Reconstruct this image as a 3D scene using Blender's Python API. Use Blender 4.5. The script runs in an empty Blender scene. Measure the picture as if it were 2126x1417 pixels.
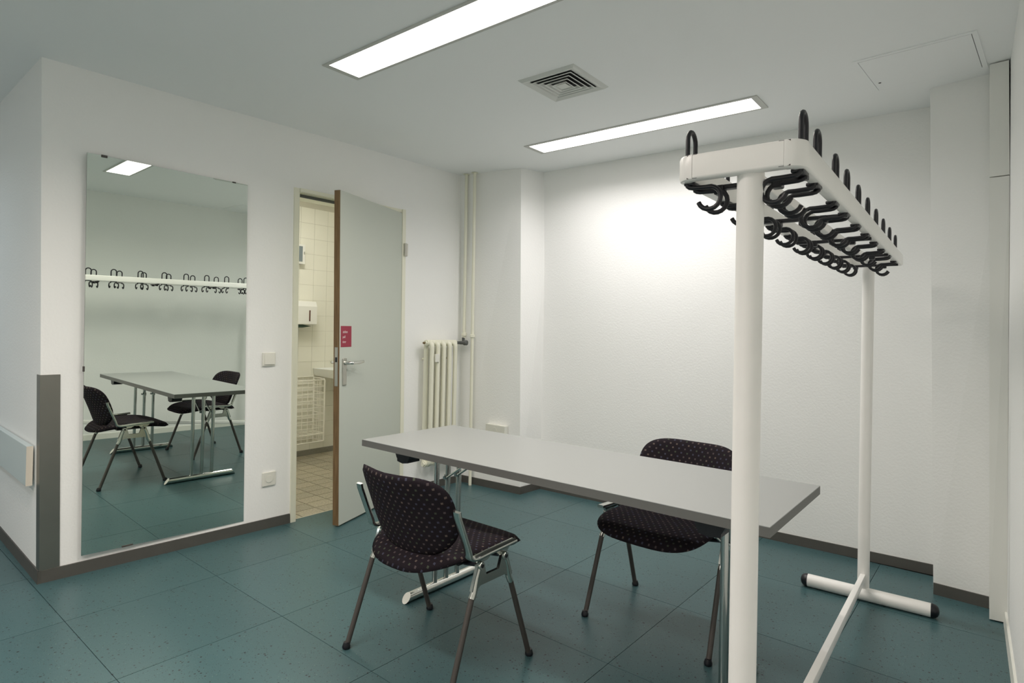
import bpy, bmesh, math, random
from mathutils import Vector, Matrix
random.seed(7)
PI = math.pi
SC = bpy.context.scene
COL = SC.collection

# ------------------------------------------------------------------ camera, world, exposure
cam_d = bpy.data.cameras.new('camera')
cam = bpy.data.objects.new('camera', cam_d)
COL.objects.link(cam)
cam_d.sensor_width = 36.0
cam_d.lens = 1244.1121 / 2126 * 36.0
cam_d.shift_y = -39.1776 / 2126
cam_d.clip_start = 0.02
CAMPOS = Vector((3.3915, -0.7363, 1.2245))
yaw, pitch, roll = (math.radians(a) for a in (39.6527, 0.4842, 1.1715))
fw = Vector((-math.sin(yaw) * math.cos(pitch), math.cos(yaw) * math.cos(pitch), math.sin(pitch)))
rt = Vector((math.cos(yaw), math.sin(yaw), 0))
upv = rt.cross(fw)
R_ = math.cos(roll) * rt + math.sin(roll) * upv
U_ = -math.sin(roll) * rt + math.cos(roll) * upv
cam.matrix_world = Matrix(((R_.x, U_.x, -fw.x, CAMPOS.x), (R_.y, U_.y, -fw.y, CAMPOS.y),
                           (R_.z, U_.z, -fw.z, CAMPOS.z), (0, 0, 0, 1)))
SC.camera = cam
SC.view_settings.view_transform = 'Standard'
SC.view_settings.look = 'None'
SC.view_settings.exposure = 1.04
SC.view_settings.gamma = 1.0
SC.view_settings.use_curve_mapping = False
SC.cycles.diffuse_bounces = 8
SC.cycles.max_bounces = 14
W_ = bpy.data.worlds.new('world')
SC.world = W_
W_.use_nodes = True
W_.node_tree.nodes['Background'].inputs[0].default_value = (0.6, 0.7, 0.8, 1)
W_.node_tree.nodes['Background'].inputs[1].default_value = 0.0
TUBE = 2.2           # radiance of the fluorescent diffusers
LAMP_W = 8.0        # tubes behind each diffuser, watts of light
SPREAD = math.radians(150)
COL_FAR, COL_NEAR, COL_REAR_FILL, COL_HALL_FILL = (1.0, 0.955, 0.945), (1.0, 0.94, 0.835), (1.0, 0.885, 0.81), (0.84, 0.93, 1.0)
TUBE_BATH = 13.0
TUBE_COL = (1.0, 0.950, 0.895)
HALL_FILL_COL = (0.92, 0.97, 1.0)
BATH_COL = (1.0, 0.965, 0.865)
H = 2.42

# ------------------------------------------------------------------ materials
MATS = {}
def mat(name, col, rough=0.5, metal=0.0, spec=0.5, bump=None, var=None, coat=0.0, emit=None):
    """col linear rgb; bump=(scale,strength,dist); var=(scale,amount) tone variation"""
    if name in MATS: return MATS[name]
    m = bpy.data.materials.new(name); m.use_nodes = True
    nt = m.node_tree; b = nt.nodes['Principled BSDF']
    b.inputs['Base Color'].default_value = (*col, 1)
    b.inputs['Roughness'].default_value = rough
    b.inputs['Metallic'].default_value = metal
    b.inputs['Specular IOR Level'].default_value = spec
    b.inputs['Coat Weight'].default_value = coat
    tc = nt.nodes.new('ShaderNodeNewGeometry')
    if var:
        n = nt.nodes.new('ShaderNodeTexNoise'); n.inputs['Scale'].default_value = var[0]
        n.inputs['Detail'].default_value = 4
        nt.links.new(tc.outputs['Position'], n.inputs['Vector'])
        mx = nt.nodes.new('ShaderNodeMix'); mx.data_type = 'RGBA'
        mx.inputs[6].default_value = (*[c * (1 - var[1]) for c in col], 1)
        mx.inputs[7].default_value = (*[min(1, c * (1 + var[1])) for c in col], 1)
        nt.links.new(n.outputs['Fac'], mx.inputs[0])
        nt.links.new(mx.outputs[2], b.inputs['Base Color'])
    if bump:
        n = nt.nodes.new('ShaderNodeTexNoise'); n.inputs['Scale'].default_value = bump[0]
        n.inputs['Detail'].default_value = 3
        nt.links.new(tc.outputs['Position'], n.inputs['Vector'])
        bp = nt.nodes.new('ShaderNodeBump'); bp.inputs['Strength'].default_value = bump[1]
        bp.inputs['Distance'].default_value = bump[2]
        nt.links.new(n.outputs['Fac'], bp.inputs['Height'])
        nt.links.new(bp.outputs['Normal'], b.inputs['Normal'])
    if emit:
        b.inputs['Emission Color'].default_value = (*emit[0], 1)
        b.inputs['Emission Strength'].default_value = emit[1]
    MATS[name] = m
    return m

M_WALL = mat('wall_paint', (0.86, 0.86, 0.84), 0.75, bump=(90, 0.25, 0.004), var=(1.3, 0.02))
M_CEIL = mat('ceiling_paint', (0.88, 0.89, 0.89), 0.85, bump=(60, 0.1, 0.003))
M_WHITE = mat('white_lacquer', (0.80, 0.80, 0.76), 0.35, bump=(180, 0.06, 0.001))
M_RACK = mat('rack_powder_coat', (0.88, 0.86, 0.83), 0.3, var=(14, 0.03))
M_CREAM = mat('cream_enamel', (0.78, 0.77, 0.64), 0.35)
M_PLASTIC = mat('white_plastic', (0.74, 0.73, 0.66), 0.4)
M_CUP_SHADE = mat('socket_cup_shade', (0.17, 0.165, 0.14), 0.5)  # shade of the socket recess put into the colour of a shallow disc
M_BASE = mat('grey_baseboard', (0.070, 0.068, 0.060), 0.55, var=(9, 0.12))
M_BASEW = mat('cream_baseboard', (0.76, 0.76, 0.70), 0.5)
M_GUARD = mat('brushed_steel', (0.30, 0.29, 0.26), 0.42, metal=1.0, var=(5, 0.12))
M_BOARD = mat('bumper_laminate', (0.56, 0.63, 0.63), 0.45)
M_BOARDE = mat('bumper_edge', (0.74, 0.68, 0.58), 0.5)
M_BLACK = mat('black_plastic', (0.006, 0.006, 0.010), 0.38)
M_DARK = mat('dark_gap', (0.012, 0.012, 0.014), 0.8)
M_CHROME = mat('chrome', (0.74, 0.74, 0.70), 0.12, metal=1.0)
M_ALU = mat('polished_aluminium', (0.60, 0.61, 0.57), 0.2, metal=1.0)
M_STEEL = mat('satin_steel', (0.52, 0.51, 0.46), 0.3, metal=1.0)
M_POST = mat('table_leg_chrome', (0.55, 0.57, 0.55), 0.2, metal=1.0)
M_LEG = mat('grey_brown_leg', (0.060, 0.052, 0.046), 0.45)
M_TOP = mat('pale_grey_laminate', (0.30, 0.31, 0.305), 0.32, bump=(400, 0.05, 0.0005))
M_EDGE = mat('grey_table_edge', (0.14, 0.14, 0.132), 0.5)
M_LEAF = mat('door_laminate', (0.53, 0.56, 0.50), 0.45)
M_WOOD = None
M_RED = mat('red_sticker', (0.30, 0.022, 0.050), 0.5)
M_LETTER = mat('sticker_white', (0.75, 0.62, 0.62), 0.6)
M_VALVE = mat('grey_valve', (0.10, 0.105, 0.10), 0.45)
M_BRASS = mat('brass_plug', (0.20, 0.14, 0.07), 0.4, metal=0.8)
M_PAPER = mat('dark_green_paper', (0.05, 0.085, 0.06), 0.8)
M_SLOT = mat('brown_slot', (0.10, 0.035, 0.02), 0.5)
M_PANEL = mat('blue_grey_panel', (0.20, 0.24, 0.26), 0.25)
M_CERAMIC = mat('ceramic', (0.84, 0.86, 0.84), 0.12)
M_TILEW = mat('white_wall_tile', (0.82, 0.81, 0.72), 0.22, var=(3, 0.02))
M_GROUTF = mat('floor_grout', (0.10, 0.09, 0.065), 0.9)
M_GROUT = mat('grout', (0.56, 0.54, 0.45), 0.85)
M_PLINTH = mat('stone_plinth', (0.24, 0.23, 0.19), 0.6, var=(40, 0.2))
M_JOINT = mat('floor_joint', (0.016, 0.022, 0.022), 0.8)
M_MIRROR = mat('mirror_silver', (0.80, 0.865, 0.795), 0.0, metal=1.0)
M_GLASSEDGE = mat('mirror_glass_edge', (0.20, 0.24, 0.19), 0.25)
M_VENT = mat('vent_enamel', (0.66, 0.67, 0.64), 0.5)
M_TRIM = mat('lamp_trim', (0.55, 0.55, 0.52), 0.5)
M_WIRE = mat('white_wire', (0.88, 0.86, 0.78), 0.4)
def emitter(name, col, s):
    m = bpy.data.materials.new(name); m.use_nodes = True
    nt = m.node_tree; nt.nodes.clear()
    e = nt.nodes.new('ShaderNodeEmission'); e.inputs[0].default_value = (*col, 1); e.inputs[1].default_value = s
    o = nt.nodes.new('ShaderNodeOutputMaterial'); nt.links.new(e.outputs[0], o.inputs[0])
    return m
M_TUBE = emitter('fluorescent_diffuser', TUBE_COL, TUBE)
M_TUBEH = emitter('hall_fill_diffuser', HALL_FILL_COL, TUBE)
M_TUBEB = emitter('bath_diffuser', BATH_COL, TUBE_BATH)

def node_math(nt, op, a, b=None, clamp=False):
    n = nt.nodes.new('ShaderNodeMath'); n.operation = op; n.use_clamp = clamp
    for i, v in enumerate((a, b)):
        if v is None: continue
        if isinstance(v, (int, float)): n.inputs[i].default_value = v
        else: nt.links.new(v, n.inputs[i])
    return n.outputs[0]

def make_lino():
    m = bpy.data.materials.new('teal_linoleum'); m.use_nodes = True
    nt = m.node_tree; b = nt.nodes['Principled BSDF']; L = nt.links.new
    g = nt.nodes.new('ShaderNodeNewGeometry')
    oi = nt.nodes.new('ShaderNodeObjectInfo')
    def mix(f, a, c):
        n = nt.nodes.new('ShaderNodeMix'); n.data_type = 'RGBA'
        L(f, n.inputs[0])
        for i, v in ((6, a), (7, c)):
            if isinstance(v, tuple): n.inputs[i].default_value = (*v, 1)
            else: L(v, n.inputs[i])
        return n.outputs[2]
    n0 = nt.nodes.new('ShaderNodeTexNoise'); n0.inputs['Scale'].default_value = 2.2; n0.inputs['Detail'].default_value = 5
    L(g.outputs['Position'], n0.inputs['Vector'])
    n1 = nt.nodes.new('ShaderNodeTexNoise'); n1.inputs['Scale'].default_value = 330; n1.inputs['Detail'].default_value = 2
    L(g.outputs['Position'], n1.inputs['Vector'])
    base = mix(n0.outputs['Fac'], (0.055, 0.118, 0.126), (0.070, 0.144, 0.149))
    grain = node_math(nt, 'MULTIPLY', node_math(nt, 'SUBTRACT', n1.outputs['Fac'], 0.38), 2.2, True)
    base = mix(grain, (0.045, 0.097, 0.105), base)
    def specks(scale, frac, rad):
        v = nt.nodes.new('ShaderNodeTexVoronoi'); v.inputs['Scale'].default_value = scale
        L(g.outputs['Position'], v.inputs['Vector'])
        s = nt.nodes.new('ShaderNodeSeparateColor'); L(v.outputs['Color'], s.inputs[0])
        sel = node_math(nt, 'LESS_THAN', s.outputs[0], frac)
        rr = node_math(nt, 'MULTIPLY', s.outputs[1], rad)
        return node_math(nt, 'MULTIPLY', sel, node_math(nt, 'LESS_THAN', v.outputs['Distance'], rr))
    base = mix(specks(68, 0.42, 0.30), base, (0.006, 0.011, 0.013))
    base = mix(specks(170, 0.30, 0.38), base, (0.012, 0.02, 0.022))
    base = mix(specks(140, 0.10, 0.30), base, (0.13, 0.20, 0.17))
    tone = node_math(nt, 'ADD', node_math(nt, 'MULTIPLY', oi.outputs['Random'], 0.08), 0.96)
    hs = nt.nodes.new('ShaderNodeHueSaturation'); L(tone, hs.inputs['Value']); L(base, hs.inputs['Color'])
    L(hs.outputs[0], b.inputs['Base Color'])
    b.inputs['Roughness'].default_value = 0.34
    b.inputs['Specular IOR Level'].default_value = 0.42
    bp = nt.nodes.new('ShaderNodeBump'); bp.inputs['Strength'].default_value = 0.12; bp.inputs['Distance'].default_value = 0.002
    n2 = nt.nodes.new('ShaderNodeTexNoise'); n2.inputs['Scale'].default_value = 45
    L(g.outputs['Position'], n2.inputs['Vector']); L(n2.outputs['Fac'], bp.inputs['Height']); L(bp.outputs[0], b.inputs['Normal'])
    return m
M_LINO = make_lino()

def make_terrazzo():
    m = bpy.data.materials.new('beige_floor_tile'); m.use_nodes = True
    nt = m.node_tree; b = nt.nodes['Principled BSDF']; L = nt.links.new
    g = nt.nodes.new('ShaderNodeNewGeometry')
    oi = nt.nodes.new('ShaderNodeObjectInfo')
    n1 = nt.nodes.new('ShaderNodeTexNoise'); n1.inputs['Scale'].default_value = 90; n1.inputs['Detail'].default_value = 4
    L(g.outputs['Position'], n1.inputs['Vector'])
    r = nt.nodes.new('ShaderNodeValToRGB')
    r.color_ramp.elements[0].position = 0.35; r.color_ramp.elements[0].color = (0.29, 0.26, 0.19, 1)
    r.color_ramp.elements[1].position = 0.62; r.color_ramp.elements[1].color = (0.46, 0.42, 0.32, 1)
    L(n1.outputs['Fac'], r.inputs[0])
    hs = nt.nodes.new('ShaderNodeHueSaturation')
    L(node_math(nt, 'ADD', node_math(nt, 'MULTIPLY', oi.outputs['Random'], 0.25), 0.87), hs.inputs['Value'])
    L(r.outputs[0], hs.inputs['Color']); L(hs.outputs[0], b.inputs['Base Color'])
    b.inputs['Roughness'].default_value = 0.4
    return m
M_TERR = make_terrazzo()

def make_wood():
    m = bpy.data.materials.new('brown_edge_band'); m.use_nodes = True
    nt = m.node_tree; b = nt.nodes['Principled BSDF']; L = nt.links.new
    g = nt.nodes.new('ShaderNodeNewGeometry')
    mp = nt.nodes.new('ShaderNodeMapping'); mp.inputs['Scale'].default_value = (60, 60, 2.2)
    L(g.outputs['Position'], mp.inputs[0])
    n = nt.nodes.new('ShaderNodeTexNoise'); n.inputs['Scale'].default_value = 3; n.inputs['Detail'].default_value = 5
    L(mp.outputs[0], n.inputs['Vector'])
    r = nt.nodes.new('ShaderNodeValToRGB')
    r.color_ramp.elements[0].position = 0.3; r.color_ramp.elements[0].color = (0.110, 0.060, 0.022, 1)
    r.color_ramp.elements[1].position = 0.7; r.color_ramp.elements[1].color = (0.225, 0.140, 0.062, 1)
    L(n.outputs['Fac'], r.inputs[0]); L(r.outputs[0], b.inputs['Base Color'])
    b.inputs['Roughness'].default_value = 0.5
    return m
M_WOOD = make_wood()

def make_fabric():
    m = bpy.data.materials.new('dotted_fabric'); m.use_nodes = True
    nt = m.node_tree; b = nt.nodes['Principled BSDF']; L = nt.links.new
    uv = nt.nodes.new('ShaderNodeUVMap'); uv.uv_map = 'UVMap'
    sp = nt.nodes.new('ShaderNodeSeparateXYZ'); L(uv.outputs[0], sp.inputs[0])
    P = 0.0285
    u = node_math(nt, 'DIVIDE', sp.outputs[0], P); v = node_math(nt, 'DIVIDE', sp.outputs[1], P * 0.62)
    row = node_math(nt, 'FLOOR', v)
    odd = node_math(nt, 'MULTIPLY', node_math(nt, 'PINGPONG', row, 1.0), 0.5)
    u2 = node_math(nt, 'ADD', u, odd)
    fu = node_math(nt, 'ABSOLUTE', node_math(nt, 'SUBTRACT', node_math(nt, 'FRACT', u2), 0.5))
    fv = node_math(nt, 'ABSOLUTE', node_math(nt, 'SUBTRACT', node_math(nt, 'FRACT', v), 0.5))
    dot = node_math(nt, 'MULTIPLY', node_math(nt, 'LESS_THAN', fu, 0.13), node_math(nt, 'LESS_THAN', fv, 0.20))
    cb = nt.nodes.new('ShaderNodeCombineXYZ'); L(node_math(nt, 'FLOOR', u2), cb.inputs[0]); L(row, cb.inputs[1])
    wn = nt.nodes.new('ShaderNodeTexWhiteNoise'); L(cb.outputs[0], wn.inputs['Vector'])
    r = nt.nodes.new('ShaderNodeValToRGB'); r.color_ramp.interpolation = 'CONSTANT'
    cols = [(0.080, 0.064, 0.066), (0.056, 0.066, 0.048), (0.055, 0.056, 0.082), (0.115, 0.090, 0.078)]
    r.color_ramp.elements[0].color = (*cols[0], 1); r.color_ramp.elements[1].position = 0.28; r.color_ramp.elements[1].color = (*cols[1], 1)
    for p, c in ((0.52, cols[2]), (0.78, cols[3])):
        e = r.color_ramp.elements.new(p); e.color = (*c, 1)
    L(wn.outputs['Value'], r.inputs[0])
    n = nt.nodes.new('ShaderNodeTexNoise'); n.inputs['Scale'].default_value = 900; L(uv.outputs[0], n.inputs['Vector'])
    r2 = nt.nodes.new('ShaderNodeValToRGB')
    r2.color_ramp.elements[0].position = 0.35; r2.color_ramp.elements[0].color = (0.009, 0.007, 0.010, 1)
    r2.color_ramp.elements[1].position = 0.7; r2.color_ramp.elements[1].color = (0.027, 0.021, 0.025, 1)
    L(n.outputs['Fac'], r2.inputs[0])
    mx = nt.nodes.new('ShaderNodeMix'); mx.data_type = 'RGBA'
    L(dot, mx.inputs[0]); L(r2.outputs[0], mx.inputs[6]); L(r.outputs[0], mx.inputs[7])
    L(mx.outputs[2], b.inputs['Base Color'])
    b.inputs['Roughness'].default_value = 0.95
    b.inputs['Specular IOR Level'].default_value = 0.1
    bp = nt.nodes.new('ShaderNodeBump'); bp.inputs['Strength'].default_value = 0.3; bp.inputs['Distance'].default_value = 0.001
    L(n.outputs['Fac'], bp.inputs['Height']); L(bp.outputs[0], b.inputs['Normal'])
    return m
M_FAB = make_fabric()

# ------------------------------------------------------------------ mesh helpers
def obj(name, bm, m, parent=None, smooth=False, angle=None, label=None):
    bmesh.ops.recalc_face_normals(bm, faces=bm.faces)
    me = bpy.data.meshes.new(name); bm.to_mesh(me); bm.free()
    for x in (m if isinstance(m, (list, tuple)) else [m]): me.materials.append(x)
    if smooth:
        for p in me.polygons: p.use_smooth = True
        if angle:
            import numpy as np
            me.set_sharp_from_angle(angle=math.radians(angle))
    o = bpy.data.objects.new(name, me); COL.objects.link(o)
    if parent: o.parent = parent
    if label: o['label'] = label
    return o
def again(src, name, parent=None, loc=None):
    o = src.copy(); o.name = name; COL.objects.link(o)
    if parent: o.parent = parent
    if loc is not None: o.location = loc
    return o
def thing(name, label, cat, loc=(0, 0, 0), rz=0.0, group=None):
    o = bpy.data.objects.new(name, None); COL.objects.link(o)
    o.empty_display_size = 0.1
    o.location = loc; o.rotation_euler = (0, 0, rz)
    o['label'] = label; o['category'] = cat
    if group: o['group'] = group
    return o
def tag(o, label, cat, group=None):
    o['label'] = label; o['category'] = cat
    if group: o['group'] = group
    return o
def struct(o):
    o['kind'] = 'structure'; return o
def B(): return bmesh.new()
def hexa(bm, p, mi=0):
    """8 points: bottom ring 0-3, top ring 4-7"""
    v = [bm.verts.new(q) for q in p]
    fs = [bm.faces.new([v[i] for i in f]) for f in ((3, 2, 1, 0), (4, 5, 6, 7), (0, 1, 5, 4), (1, 2, 6, 5), (2, 3, 7, 6), (3, 0, 4, 7))]
    for f in fs: f.material_index = mi
    return v, fs
def box(bm, x0, x1, y0, y1, z0, z1, bev=0.0, seg=2, M=None, mi=0):
    v, fs = hexa(bm, [(x0, y0, z0), (x1, y0, z0), (x1, y1, z0), (x0, y1, z0), (x0, y0, z1), (x1, y0, z1), (x1, y1, z1), (x0, y1, z1)], mi)
    if bev > 0:
        es = list({e for f in fs for e in f.edges})
        r = bmesh.ops.bevel(bm, geom=es, offset=bev, segments=seg, affect='EDGES', profile=0.5)
        v = list({w for f in r['faces'] for w in f.verts} | {w for w in v if w.is_valid})
    if M is not None: bmesh.ops.transform(bm, matrix=M, verts=v)
    return v
def frame_of(t):
    a = Vector((0, 0, 1)) if abs(t.z) < 0.9 else Vector((1, 0, 0))
    n = t.cross(a).normalized(); return n, t.cross(n).normalized()
def tube(bm, pts, r, sides=10, caps=True, closed=False, mi=0):
    """sweep of a circle along pts; r number or list"""
    pts = [Vector(p) for p in pts]; N = len(pts)
    rs = r if isinstance(r, (list, tuple)) else [r] * N
    rings = []; n = None
    for i, p in enumerate(pts):
        if closed: t = (pts[(i + 1) % N] - pts[i - 1]).normalized()
        else: t = (pts[min(i + 1, N - 1)] - pts[max(i - 1, 0)]).normalized()
        if n is None: n, b = frame_of(t)
        else:
            n = (n - t * n.dot(t)).normalized(); b = t.cross(n)
        rings.append([bm.verts.new(p + rs[i] * (math.cos(2 * PI * k / sides) * n + math.sin(2 * PI * k / sides) * b)) for k in range(sides)])
    for i in range(N if closed else N - 1):
        a, c = rings[i], rings[(i + 1) % N]
        for k in range(sides):
            f = bm.faces.new((a[k], a[(k + 1) % sides], c[(k + 1) % sides], c[k])); f.material_index = mi
    if caps and not closed:
        for rg in (rings[0][::-1], rings[-1]):
            f = bm.faces.new(rg); f.material_index = mi
    return rings
def sweep(bm, pts, prof, side, caps=True):
    """rectangular/any profile [(a,b)] swept along pts; a along `side`, b along side x tangent"""
    pts = [Vector(p) for p in pts]; side = Vector(side).normalized(); N = len(pts); rings = []
    for i, p in enumerate(pts):
        t = (pts[min(i + 1, N - 1)] - pts[max(i - 1, 0)]).normalized()
        k = 1.0
        if 0 < i < N - 1:
            d1 = (pts[i] - pts[i - 1]).normalized(); d2 = (pts[i + 1] - pts[i]).normalized()
            k = 1.0 / max(0.5, math.sqrt((1 + d1.dot(d2)) / 2))
        n = side.cross(t).normalized()
        rings.append([bm.verts.new(p + a * side + b * k * n) for a, b in prof])
    m = len(prof)
    for i in range(N - 1):
        for k in range(m):
            bm.faces.new((rings[i][k], rings[i][(k + 1) % m], rings[i + 1][(k + 1) % m], rings[i + 1][k]))
    if caps:
        bm.faces.new(rings[0][::-1]); bm.faces.new(rings[-1])
def rrect(w, h, r, n=3):
    out = []
    for cx, cy, a0 in ((w / 2 - r, h / 2 - r, 0), (-w / 2 + r, h / 2 - r, 90), (-w / 2 + r, -h / 2 + r, 180), (w / 2 - r, -h / 2 + r, 270)):
        for k in range(n + 1):
            a = math.radians(a0 + 90 * k / n); out.append((cx + r * math.cos(a), cy + r * math.sin(a)))
    return out
def prism(bm, poly, d, axis='x', c=0.0, mi=0):
    """poly of 2D points extruded +-d/2 along axis round c"""
    def P(a, b, s):
        if axis == 'x': return (c + s, a, b)
        if axis == 'y': return (a, c + s, b)
        return (a, b, c + s)
    lo = [bm.verts.new(P(a, b, -d / 2)) for a, b in poly]; hi = [bm.verts.new(P(a, b, d / 2)) for a, b in poly]
    n = len(poly)
    fs = [bm.faces.new(lo[::-1]), bm.faces.new(hi)]
    for i in range(n): fs.append(bm.faces.new((lo[i], lo[(i + 1) % n], hi[(i + 1) % n], hi[i])))
    for f in fs: f.material_index = mi
    return lo + hi
def lathe(bm, prof, n=16, M=None, mi=0):
    """prof [(r,z)] round z"""
    rings = [[bm.verts.new((r * math.cos(2 * PI * k / n), r * math.sin(2 * PI * k / n), z)) for k in range(n)] for r, z in prof]
    for a, c in zip(rings, rings[1:]):
        for k in range(n):
            f = bm.faces.new((a[k], a[(k + 1) % n], c[(k + 1) % n], c[k])); f.material_index = mi
    for rg in (rings[0][::-1], rings[-1]): bm.faces.new(rg).material_index = mi
    vs = [v for r in rings for v in r]
    if M is not None: bmesh.ops.transform(bm, matrix=M, verts=vs)
    return vs
def along(p, d):
    """matrix taking +z to direction d at p"""
    q = Vector((0, 0, 1)).rotation_difference(Vector(d).normalized())
    return Matrix.Translation(Vector(p)) @ q.to_matrix().to_4x4()
def wallhex(bm, b0, b1, t0, t1, z0, z1, out):
    """wall slab: floor points b0,b1, ceiling points t0,t1 (xy), between z0 and z1, thickened by out (xy)"""
    def at(b, t, z): k = z / H; return (b[0] + (t[0] - b[0]) * k, b[1] + (t[1] - b[1]) * k)
    ring = []
    for z in (z0, z1):
        p, q = at(b0, t0, z), at(b1, t1, z)
        ring += [(*p, z), (*q, z), (q[0] + out[0], q[1] + out[1], z), (p[0] + out[0], p[1] + out[1], z)]
    hexa(bm, ring)

# ------------------------------------------------------------------ setting: room shell
# corner points, floor (0) and ceiling (1), measured in metres
A0, A1 = (-0.048, 0.028), (-0.034, -0.020)        # outer corner beside the mirror
B0, B1 = (0.052, 2.690), (0.038, 2.640)           # mirror wall meets the pillar
C0, C1 = (0.628, 2.728), (0.570, 2.738)
D0, D1 = (0.640, 2.955), (0.630, 2.941)
E0, E1 = (3.110, 3.045), (3.068, 3.043)
F0, F1 = (3.128, 2.772), (3.088, 2.759)
G0, G1 = (3.420, 2.752), (3.400, 2.706)
YR = -3.0
def xr(y, k): return (3.400 if k == 0 else 3.386) - 0.042 * (y - 2.6)     # right wall
def wx(y, z=0.0):                                                          # mirror wall face
    k = z / H; return (-0.048 + 0.0372 * y) * (1 - k) + (-0.034 + 0.0268 * y) * k
def lean(z): return -0.028 * z / H

TS, TOX, TOY = 0.6033, -0.1409, -0.0006
# floor: slab with separate linoleum tiles
bm = B(); box(bm, -3.0, 3.75, YR - 0.1, 3.1, -0.10, -0.004)
floor = struct(obj('floor', bm, M_JOINT))
tile_cache = {}
def lino_tile(x0, x1, y0, y1):
    g = 0.0011
    key = (round(x1 - x0, 4), round(y1 - y0, 4))
    if key not in tile_cache:
        bm = B(); box(bm, g, key[0] - g, g, key[1] - g, -0.0035, 0.0)
        o = obj('floor_tile', bm, M_LINO, floor); tile_cache[key] = o
    else: o = again(tile_cache[key], 'floor_tile', floor)
    o.location = (x0, y0, 0)
for i in range(-5, 7):
    for j in range(-5, 5):
        x0, x1 = TOX + i * TS, TOX + (i + 1) * TS
        y0, y1 = TOY + j * TS, TOY + (j + 1) * TS
        if y1 > 0.1 and x1 < 0: y1 = 0.1
        if y1 > 0.11: x0 = max(x0, -0.030 if y0 > 0.5 else -0.1409)
        x1 = min(x1, 3.6); y1 = min(y1, 3.06); y0 = max(y0, YR)
        if x1 - x0 > 0.02 and y1 - y0 > 0.02: lino_tile(x0, x1, y0, y1)

# ceiling with openings left open for the lamps and the vent is not needed: fixtures sit proud by millimetres
bm = B(); box(bm, -3.0, 3.75, YR - 0.1, 3.2, H, H + 0.12)
struct(obj('ceiling', bm, M_CEIL))

DY0, DY1, DZ = 1.284, 2.085, 2.036            # door opening in the mirror wall
def wseg(bm, y0, y1, z0, z1, th=-0.13):
    ring = []
    for z in (z0, z1):
        a, b = y0 + lean(z), y1 + lean(z)
        if y0 < 0.1: y0 = 0.0
        if y1 > 2.6: b = B0[1] + (B1[1] - B0[1]) * z / H
        if y0 < 0.1: a = A0[1] + (A1[1] - A0[1]) * z / H
        ring += [(wx(y0, z), a, z), (wx(y1, z), b, z), (wx(y1, z) + th, b, z), (wx(y0, z) + th, a, z)]
    hexa(bm, ring)
bm = B()
wseg(bm, 0.0, DY0, 0, H); wseg(bm, DY1, 2.69, 0, H); wseg(bm, DY0, DY1, DZ, H)
struct(obj('wall_left', bm, M_WALL))
bm = B(); wallhex(bm, (-2.6, 0.075), (A0[0] - 0.129, A0[1]), (-2.6, 0.02), (A1[0] - 0.129, A1[1]), 0, H, (0, 0.13))
struct(obj('wall_hall', bm, M_WALL))
bm = B(); hexa(bm, [(*B0, 0), (*C0, 0), (D0[0] + 0.012, D0[1] + 0.1, 0), (B0[0], 3.06, 0), (*B1, H), (*C1, H), (D1[0] + 0.03, D1[1] + 0.1, H), (B1[0], 3.06, H)])
struct(obj('wall_back_left', bm, M_WALL))
bm = B(); wallhex(bm, (D0[0] - 0.03, D0[1]), (E0[0] + 0.06, E0[1]), (D1[0] - 0.03, D1[1]), (E1[0] + 0.06, E1[1]), 0, H, (0, 0.12))
struct(obj('wall_back', bm, M_WALL))
bm = B(); hexa(bm, [(*F0, 0), (*G0, 0), (G0[0], 3.16, 0), (E0[0] - 0.006, 3.16, 0), (*F1, H), (*G1, H), (G1[0], 3.16, H), (E1[0] - 0.006, 3.16, H)])
struct(obj('wall_back_right', bm, M_WALL))
bm = B(); wallhex(bm, (xr(2.80, 0), 2.80), (xr(YR, 0), YR), (xr(2.80, 1), 2.80), (xr(YR, 1), YR), 0, H, (0.12, 0))
struct(obj('wall_right', bm, M_WALL))
bm = B(); box(bm, -2.7, 3.72, YR - 0.12, YR, 0, H); struct(obj('wall_rear', bm, M_WALL))
bm = B(); box(bm, -2.72, -2.6, YR, 0.2, 0, H); struct(obj('wall_far_hall', bm, M_WALL))

# baseboards
def baseboard(name, p, q, nrm, h=0.052, t=0.012, m=M_BASE):
    bm = B(); n = Vector((nrm[0], nrm[1])).normalized() * t
    hexa(bm, [(p[0], p[1], 0), (q[0], q[1], 0), (q[0] + n.x, q[1] + n.y, 0), (p[0] + n.x, p[1] + n.y, 0),
              (p[0], p[1], h), (q[0], q[1], h), (q[0] + n.x * 0.7, q[1] + n.y * 0.7, h), (p[0] + n.x * 0.7, p[1] + n.y * 0.7, h)])
    return struct(obj(name, bm, m))
baseboard('baseboard_left', (wx(0.0) + 0.0, A0[1] - 0.012), (wx(DY0 - 0.036), DY0 - 0.036), (1, -0.037), 0.056, 0.013)
baseboard('baseboard_left', (wx(DY1 + 0.04), DY1 + 0.04), (B0[0], B0[1]), (1, -0.037))
baseboard('baseboard_hall', (-2.6, 0.075), (A0[0] + 0.013, A0[1]), (0, -1), 0.056, 0.013)
baseboard('baseboard_back', (B0[0], B0[1]), (C0[0] + 0.012, C0[1]), (0, -1))
baseboard('baseboard_back', (C0[0], C0[1]), (D0[0], D0[1]), (1, 0))
baseboard('baseboard_back', D0, E0, (0.03, -1))
baseboard('baseboard_back', F0, (3.335, 2.752 + 0.005), (0.06, -1))
baseboard('baseboard_right', (xr(2.62, 0), 2.62), (xr(YR, 0), YR), (-1, 0), 0.052, 0.012, M_BASEW)

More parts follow.
